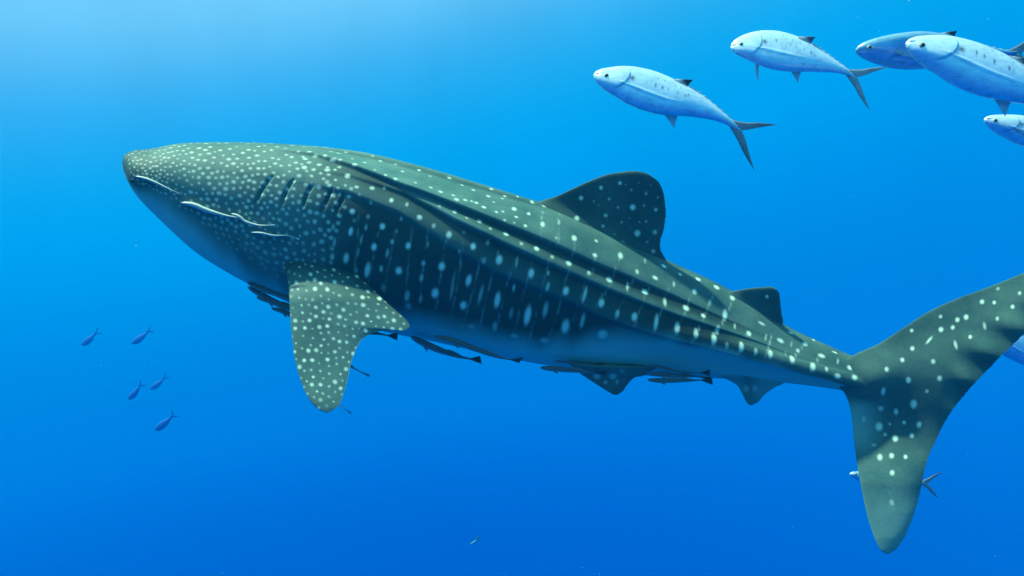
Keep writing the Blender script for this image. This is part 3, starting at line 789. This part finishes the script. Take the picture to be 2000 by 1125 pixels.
def queenfish(label, spine, Y, hs=1.0, roll=0.2, tips=None, tail_dark=.8, dorsal_dark=.9, spots=True, wr=1.0, seed=0, eye=True, pelvic=False, anal=1.0, mat=None):
    g = np.random.default_rng(seed)
    q0 = spine[len(spine) // 2]
    root = thing('silver_fish', label, 'fish', tuple(P(q0[0], q0[1], Y)), 'silver fish swimming above and behind the whale shark')
    def at(x, t, L):
        s = np.zeros(x.shape)
        # gill cover edge, a curved dark line
        gx = .225 - .055 * ((t - .42) / .4) ** 2
        s = np.maximum(s, .38 * np.exp(-((x - gx) / .004) ** 2) * smooth(.30, .45, t) * smooth(.95, .8, t))
        s = np.maximum(s, .95 * np.exp(-(((x - .245) / .016) ** 2 + ((t - .50) / .055) ** 2)))          # dark base of the pectoral fin
        s = np.maximum(s, .6 * np.exp(-((t - (.50 + 1.2 * x)) / .05) ** 2) * smooth(.035, .0, x) * smooth(0.001, .006, x))  # mouth
        if spots:
            for i in range(7):
                cx, ct = .33 + .055 * i + g.normal(0, .014), .46 + .012 * i + g.normal(0, .04)
                s = np.maximum(s, g.uniform(.15, .75) * (1 - smooth(.4, 1.4, np.sqrt(((x - cx) / g.uniform(.006, .010)) ** 2 + ((t - ct) / .055) ** 2))))
            for i in range(4):
                cx, ct = .40 + .06 * i + g.normal(0, .01), .30 + g.normal(0, .03)
                s = np.maximum(s, g.uniform(.2, .5) * (1 - smooth(.5, 1.3, np.sqrt(((x - cx) / .007) ** 2 + ((t - ct) / .045) ** 2))))
        s = np.maximum(s, .12 * np.exp(-((t - (.36 + .12 * np.sin(6 * x))) / .018) ** 2) * smooth(.2, .3, x))   # lateral line
        s = np.maximum(s, .35 * smooth(.88, 1.0, x))
        return {'spot': s, 'belly': smooth(.05, .22, t)}
    def dp(x, t):
        gx = .225 - .055 * ((t - .42) / .4) ** 2
        fold = .006 * np.exp(-((t - .69 - .10 * (x - .2)) / .022) ** 2) * smooth(.12, .24, x) * smooth(.62, .42, x)
        mouth = -.006 * np.exp(-((t - (.52 + 1.0 * x)) / .05) ** 2) * smooth(.05, .03, x) * smooth(0, .004, x)
        return fold + mouth + .0050 * smooth(.16, 0, np.abs(gx - x)) * (x < gx) * smooth(.15, .4, t) * smooth(1, .75, t) * smooth(0, .06, x)
    loc, L, V = fish_body(QUEEN, spine, hs, wr, Y, roll, 220, 96, mat or M_QUEEN, root, at, disp_fn=dp)
    # tail
    b = loc(1.0, 0); bu, bd = loc(.945, .017 * hs), loc(.945, -.017 * hs); fk = 2 * b - loc(.965, 0)
    up, lo = tips
    def lobe(tip, edge, sgn):
        tip = np.array(tip, float)
        a = np.array(edge); ax = tip - b; ln = np.linalg.norm(ax); axn = ax / ln
        pn = np.array([-axn[1], axn[0]])
        if np.dot(pn, np.array(edge) - b) < 0: pn = -pn
        lead = [tuple(a)] + [tuple(b + ax * f + pn * ln * w) for f, w in ((.25, .10), (.5, .085), (.75, .05), (.92, .015))] + [tuple(tip)]
        trail = [tuple(fk)] + [tuple(b + ax * f - pn * ln * w) for f, w in ((.32, .065), (.55, .035), (.78, .012), (.93, .0))] + [tuple(tip + 0.3)]
        return lead, trail
    root_t = None
    for tip, e in ((up, bu), (lo, bd)):
        ld, tr = lobe(tip, e, 1)
        blade('tail_fin', ld, tr, Y, .006, M_QUEEN_FIN, root, darkfn=lambda t, c: np.clip(tail_dark * (.55 + .5 * t) * (1 - .35 * c), 0, 1))
    # dorsal fin: pale base, dark tip that leans back
    t0, t1, tp = loc(.50, .102 * hs), loc(.61, .082 * hs), loc(.625, .128 * hs)
    mid = (t0 + tp) / 2
    blade('dorsal_fin', [tuple(t0), tuple(t0 * .6 + tp * .4), tuple(t0 * .2 + tp * .8), tuple(tp)], [tuple(t1), tuple(t1 * .55 + tp * .45 - .5), tuple(t1 * .2 + tp * .8), tuple(tp + .3)],
          Y, .006, M_QUEEN_FIN, root, darkfn=lambda t, c: dorsal_dark * smooth(.15, .55, t + .35 * c))
    # row of low finlets to the tail
    a0, a1 = loc(.64, .076 * hs), loc(.93, .018 * hs)
    le = [tuple(loc(x, np.interp(x, [p[0] for p in QUEEN], [p[1] for p in QUEEN]) * hs + .001 + .006 * (i % 2))) for i, x in enumerate(np.linspace(.62, .95, 16))]
    be = [tuple(loc(x, np.interp(x, [p[0] for p in QUEEN], [p[1] for p in QUEEN]) * hs - .012)) for x in np.linspace(.62, .95, 16)]
    blade('finlet_row', be, le, Y, .004, M_QUEEN_FIN, root, dark=.05, n=64, m=6)
    if anal:
        a0, a1, tp = loc(.50, -.095 * hs), loc(.60, -.085 * hs), loc(.60, -.16 * hs)
        blade('anal_fin', [tuple(a0), tuple(a0 * .55 + tp * .45), tuple(tp)], [tuple(a1), tuple(a1 * .55 + tp * .45 - (1, 0)), tuple(tp + .3)], Y, .005, M_QUEEN_FIN, root)
    if pelvic:
        a0, a1, tp = loc(.20, -.098 * hs), loc(.235, -.10 * hs), loc(.255, -.205 * hs)
        blade('pelvic_fin', [tuple(a0), tuple(a0 * .5 + tp * .5 - (2, 0)), tuple(tp)], [tuple(a1), tuple(a1 * .5 + tp * .5), tuple(tp + .3)], Y, .005, M_QUEEN_FIN, root)
    # pectoral fin lying back along the flank
    wY = Y - .062 * L * Y / FPX * wr
    a0, a1, tp = loc(.245, .005), loc(.255, -.025), loc(.36, -.045)
    blade('pectoral_fin', [tuple(a0), tuple(a0 * .5 + tp * .5 + (0, -2)), tuple(tp)], [tuple(a1), tuple(a1 * .5 + tp * .5 + (0, 1)), tuple(tp + .3)], wY - .004, .004, M_QUEEN_FIN, root)
    if eye:
        e = loc(.085, .016 * hs)
        pu, pv = proj(V)
        nb = np.argmin((pu - e[0]) ** 2 + (pv - e[1]) ** 2 + 1e6 * (V[..., 1] > V[..., 1].mean()))
        c = V.reshape(-1, 3)[nb]
        r = .0155 * L * Y / FPX
        eo = sphere('eye', c + np.array([0, .1 * r, 0]), r, M_EYE, root)
        sphere('pupil', c + np.array([0, -.30 * r, 0]), r * .5, M_PUPIL, eo)
        c2 = c.copy(); c2[1] = 2 * V[..., 1].mean() - c[1]
        eo = sphere('eye', c2, r, M_EYE, root)
        sphere('pupil', c2 + np.array([0, .30 * r, 0]), r * .5, M_PUPIL, eo)
    return root

queenfish('pale silver fish nearest the shark dorsal fin, dark forked tail fully visible', [(1159, 146), (1190, 154), (1230, 163), (1300, 187), (1350, 202), (1400, 224), (1440, 249)], 4.5, 1.16, -.36, ((1520, 244), (1474, 333)), .85, .95, seed=1)
queenfish('silver fish with downward pelvic fin, its tail tip reaching another fish nose', [(1427, 93), (1465, 91), (1500, 94), (1560, 107), (1605, 121), (1640, 134), (1666, 147)], 4.8, 1.34, -.42, ((1738, 131), (1700, 217)), .55, .8, seed=2, pelvic=True)
queenfish('shaded bluish silver fish partly hidden behind a brighter one', [(1671, 98), (1715, 97), (1760, 97), (1810, 98), (1870, 102), (1930, 104), (1984, 105)], 5.0, 1.05, .62, ((2040, 52), (2040, 160)), .9, .95, spots=False, seed=3, mat=M_QUEEN_SHADED)
queenfish('bright white silver fish with a row of dark spots, cut off by frame', [(1769, 84), (1800, 94), (1850, 109), (1914, 135), (1962, 153), (2010, 172), (2070, 198), (2130, 228)], 3.9, 1.10, -.42, ((2215, 215), (2180, 320)), .8, .9, seed=4)
queenfish('lowest silver fish at the frame edge below the spotted one', [(1922, 233), (1950, 241), (1990, 251), (2040, 265), (2100, 285), (2170, 312)], 4.2, 1.0, -.25, ((2245, 310), (2215, 390)), .8, .9, spots=False, seed=5)
queenfish('striped pale fish flank showing behind the upper tail lobe of the shark', [(1905, 636), (1940, 653), (1990, 680), (2050, 712), (2110, 742)], 7.6, 1.0, -.3, ((2170, 745), (2150, 810)), .8, .9, spots=False, seed=6, mat=M_QUEEN_SHADED)
queenfish('fish hidden behind the lower tail lobe, only nose and forked tail showing', [(1659, 926), (1690, 931), (1740, 938), (1780, 941), (1806, 943)], 8.6, .85, .5, ((1842, 921), (1836, 975)), .95, .9, spots=False, seed=7, mat=M_QUEEN_SHADED)

sphere('eye', sh_eye_spec[0], sh_eye_spec[1], M_GILL, sh_root, (1, 1, 1))
# ---- remoras
REM = [(0, .004, .004, .006), (.01, .014, .014, .022), (.05, .028, .030, .045), (.14, .040, .044, .055), (.28, .046, .050, .050), (.45, .042, .046, .042), (.65, .030, .032, .030), (.82, .019, .019, .019), (.94, .012, .012, .010), (1, .011, .011, .006)]
def remora(label, spine, Y, hs, mat, tips, flip=False, roll=.1, group='remoras riding along with the whale shark', tail_dark=.6, dorsal=True):
    q0 = spine[len(spine) // 2]
    Ym = float(np.mean(Y))
    root = thing('remora', label, 'remora', tuple(P(q0[0], q0[1], Ym)), group)
    def at(x, t, L):
        return {'spot': .5 * np.exp(-((t - .5) / .06) ** 2) * smooth(0, .05, x) + .5 * smooth(.9, 1, x), 'belly': smooth(.4, .8, t)}
    loc, L, V = fish_body(REM, spine, hs, 1.0, Y, roll, 90, 32, mat, root, at)
    Ye = Y[-1] if np.ndim(Y) else Y; Y3 = Y[len(Y) // 3] if np.ndim(Y) else Y
    b0, b1 = loc(.96, .012 * hs), loc(.96, -.012 * hs)
    blade('tail_fin', [tuple(b0), tuple(b0 * .5 + np.array(tips[0]) * .5), tuple(tips[0])], [tuple(b1), tuple(b1 * .5 + np.array(tips[1]) * .5), tuple(tips[1])], Ye, .004, mat, root, dark=tail_dark, n=14, m=8)
    if dorsal:
        blade('dorsal_fin', [tuple(loc(.55, .03 * hs)), tuple(loc(.60, .045 * hs)), tuple(loc(.66, .050 * hs))], [tuple(loc(.85, .012 * hs)), tuple(loc(.78, .033 * hs)), tuple(loc(.67, .049 * hs))], Ye, .003, mat, root, dark=.3, n=14, m=8)
        blade('pectoral_fin', [tuple(loc(.2, -.02 * hs)), tuple(loc(.26, -.06 * hs)), tuple(loc(.32, -.085 * hs))], [tuple(loc(.26, -.03 * hs)), tuple(loc(.31, -.055 * hs)), tuple(loc(.325, -.082 * hs))], Y3 - .02, .003, mat, root, dark=.3, n=14, m=8)
    return root

def onskin(sp, off=.03):
    q = crom(sp, np.linspace(0, len(sp) - 1, 9))
    return np.array([surfY(u, v) for u, v in q]) - off

HG = 'pale remoras on the whale shark head'
s = [(265, 344), (285, 349), (305, 357), (330, 369), (345, 376)]
remora('pale remora clinging near the shark snout, above the mouth', s, onskin(s), .72, M_REM_PALE, ((350, 376), (349, 381)), group=HG, tail_dark=.1, dorsal=False)
s = [(354, 396), (378, 400), (405, 411), (440, 421), (468, 426)]
remora('largest pale remora, on the shark cheek below the snout', s, onskin(s), .9, M_REM_PALE, ((474, 423), (475, 429)), group=HG, tail_dark=.1, dorsal=False)
s = [(452, 417), (466, 422), (480, 433), (505, 440), (531, 440)]
remora('short pale remora overlapping the end of the largest one', s, onskin(s, .05), .75, M_REM_PALE, ((537, 438), (538, 443)), group=HG, tail_dark=.1, dorsal=False)
s = [(490, 454), (510, 455), (535, 460), (560, 460), (578, 464)]
remora('dim greenish remora lowest on the shark cheek', s, onskin(s), .6, M_REM_PALE, ((586, 466), (583, 470)), group=HG, tail_dark=.15, dorsal=False)

BG = 'dark remoras under the whale shark'
Yb = 6.80
remora('long dark remora hanging clear below the belly with round black tail', [(802, 657), (830, 671), (860, 684), (895, 696), (924, 702)], Yb - .1, 1.15, M_REM_DARK, ((938, 695), (941, 711)), group=BG, tail_dark=1)
remora('dark remora pressed along the belly edge, bent up tail', [(848, 656), (880, 664), (920, 678), (965, 695), (1005, 704)], Yb - .35, .8, M_REM_DARK, ((1022, 697), (1014, 709)), group=BG, tail_dark=.9)
remora('dark remora just ahead of the pelvic fin, under the belly', [(1055, 718), (1085, 720), (1115, 723), (1145, 726), (1165, 727)], Yb - .3, 1.1, M_REM_DARK, ((1186, 725), (1180, 732)), group=BG, tail_dark=1)
remora('thin remora with black tail lying above the pelvic fin base', [(1080, 705), (1105, 707), (1130, 709), (1150, 711), (1166, 712)], onskin([(1080, 704), (1125, 706), (1166, 708)], .06), .6, M_REM_DARK, ((1179, 708), (1176, 715)), group=BG, tail_dark=1, dorsal=False)
remora('topmost of the three remoras between pelvic and anal fins', [(1266, 714), (1290, 717), (1320, 725), (1350, 728), (1374, 728)], Yb - .3, .65, M_REM_DARK, ((1387, 721), (1386, 734)), group=BG, tail_dark=1, dorsal=False)
remora('middle of the three remoras between pelvic and anal fins', [(1268, 732), (1290, 731), (1320, 734), (1350, 735), (1372, 737)], Yb - .28, 1.0, M_REM_DARK, ((1390, 736), (1387, 743)), group=BG, tail_dark=1)
remora('lowest of the three remoras between pelvic and anal fins', [(1265, 742), (1290, 743), (1320, 743), (1350, 743), (1374, 742)], Yb - .3, 1.0, M_REM_DARK, ((1391, 739), (1392, 752)), group=BG, tail_dark=1)
PG = 'remoras bunched behind the pectoral fin'
remora('uppermost remora of the bunch ahead of the pectoral fin', [(483, 552), (510, 563), (540, 574), (570, 584), (600, 590)], 6.50, 1.0, M_REM_DARK, ((612, 588), (612, 596)), group=PG)
remora('second remora from the top in the bunch ahead of the pectoral fin', [(484, 560), (510, 575), (540, 590), (570, 600), (600, 606)], 6.55, 1.0, M_REM_DARK, ((612, 604), (612, 612)), group=PG)
remora('remora with nose poking out furthest below the shark throat', [(501, 580), (525, 586), (550, 596), (580, 608), (610, 618)], 6.55, 1.15, M_REM_DARK, ((620, 616), (620, 626)), group=PG)
remora('lowest remora of the bunch ahead of the pectoral fin', [(530, 602), (550, 607), (575, 618), (600, 628), (630, 640)], 6.55, 1.0, M_REM_DARK, ((642, 640), (640, 650)), group=PG)
remora('remora with black round tail at the rear corner of the pectoral fin', [(640, 630), (670, 640), (705, 648), (740, 652), (762, 656)], 6.45, 1.0, M_REM_DARK, ((777, 649), (776, 665)), group=PG, tail_dark=1)
remora('remora whose lit tail sticks out past the middle of the pectoral fin', [(600, 672), (625, 685), (655, 702), (685, 716), (712, 730)], 6.1, .7, M_REM_GREY, ((722, 731), (721, 737)), group=PG, tail_dark=.4)
remora('remora whose tail sticks out near the pectoral fin tip', [(600, 755), (620, 766), (640, 778), (662, 791), (680, 803)], 5.9, .6, M_REM_GREY, ((687, 806), (685, 809)), group=PG, tail_dark=.4)

# ---- far blue fish
FUS = [(0, .005, .005, .004), (.02, .03, .03, .02), (.08, .075, .075, .04), (.2, .125, .125, .06), (.38, .15, .15, .075), (.58, .125, .125, .06), (.78, .07, .07, .035), (.92, .03, .03, .015), (1, .025, .025, .01)]
def far_fish(label, head, base, tips, Y, hs, mat=M_FAR, bend=1.5, group='blue fish far off in the open water'):
    h, b = np.array(head, float), np.array(base, float)
    n = np.array([(b - h)[1], -(b - h)[0]]); n /= np.linalg.norm(n)
    sp = [tuple(h), tuple(h * .67 + b * .33 - n * bend), tuple(h * .33 + b * .67 - n * bend), tuple(b)]
    m = (h + b) / 2
    root = thing('blue_fish' if mat is M_FAR else 'green_fish', label, 'fish', tuple(P(m[0], m[1], Y)), group)
    loc, L, V = fish_body(FUS, sp, hs, 1.0, Y, -.1, 60, 32, mat, root)
    for tip in tips:
        tip = np.array(tip, float); ax = tip - b; ln = np.linalg.norm(ax); pn = np.array([-ax[1], ax[0]]) / ln
        w = max(1.1, .03 * L)
        blade('tail_fin', [tuple(b - ax * .25 + pn * w), tuple(b + ax * .5 + pn * w * .9), tuple(tip + pn * w * .5)], [tuple(b - ax * .25 - pn * w), tuple(b + ax * .5 - pn * w * .9), tuple(tip - pn * w * .5)],
              Y, .012, mat, root, dark=.6, n=12, m=8)
    return root
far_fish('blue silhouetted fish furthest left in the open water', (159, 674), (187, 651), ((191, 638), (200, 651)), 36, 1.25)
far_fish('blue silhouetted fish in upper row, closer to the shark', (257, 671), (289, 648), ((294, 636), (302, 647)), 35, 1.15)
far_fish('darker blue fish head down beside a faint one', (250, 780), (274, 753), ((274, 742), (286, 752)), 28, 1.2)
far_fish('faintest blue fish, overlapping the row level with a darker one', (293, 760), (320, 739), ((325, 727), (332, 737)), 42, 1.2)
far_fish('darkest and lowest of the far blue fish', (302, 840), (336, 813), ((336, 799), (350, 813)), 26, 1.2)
far_fish('tiny greenish fish alone deep below the shark belly', (918, 1063), (932, 1052), ((936, 1045), (938, 1056)), 30, .8, M_GREEN, group='lone fish in the deep water')

# ---- marine snow: tiny drifting specks
def marine_snow():
    ico = np.array([(0, 0, 1), (.894, 0, .447), (.276, .851, .447), (-.724, .526, .447), (-.724, -.526, .447), (.276, -.851, .447),
                    (.724, .526, -.447), (-.276, .851, -.447), (-.894, 0, -.447), (-.276, -.851, -.447), (.724, -.526, -.447), (0, 0, -1)])
    fc = [(0, 1, 2), (0, 2, 3), (0, 3, 4), (0, 4, 5), (0, 5, 1), (1, 6, 2), (2, 7, 3), (3, 8, 4), (4, 9, 5), (5, 10, 1), (2, 6, 7), (3, 7, 8), (4, 8, 9), (5, 9, 10), (1, 10, 6), (6, 11, 7), (7, 11, 8), (8, 11, 9), (9, 11, 10), (10, 11, 6)]
    vs, fs = [], []
    pts = [(u, v, y, r * .45) for u, v, y, r in ((221, 180, 3, 2.6), (357, 204, 3, 2.4), (428, 64, 3, 2.2), (272, 42, 3, 2), (266, 480, 3, 2.6), (873, 72, 3, 2.2), (1775, 2, 3, 2.4), (672, 250, 3, 1.5), (265, 87, 3, 1.6), (312, 120, 3, 1.5), (1930, 38, 3, 2), (1675, 34, 3, 2))]
    for _ in range(80):
        pts.append((rng.uniform(-300, 2300), rng.uniform(-200, 1300), rng.uniform(2.2, 9), rng.uniform(.2, .55)))
    for (u, v, Y, r) in pts:
        c = P(u, v, Y); b = len(vs)
        rr = r * Y / FPX * rng.uniform(.8, 1.2, 3)
        vs += [tuple(c + i * rr) for i in ico]
        fs += [tuple(b + k for k in f) for f in fc]
    me = bpy.data.meshes.new('marine_snow'); me.from_pydata(vs, [], fs); me.update()
    me.materials.append(M_SNOW)
    o = bpy.data.objects.new('marine_snow', me); COL.objects.link(o)
    o['kind'] = 'stuff'; o['label'] = 'tiny pale specks drifting in the open water'; o['category'] = 'specks'
marine_snow()
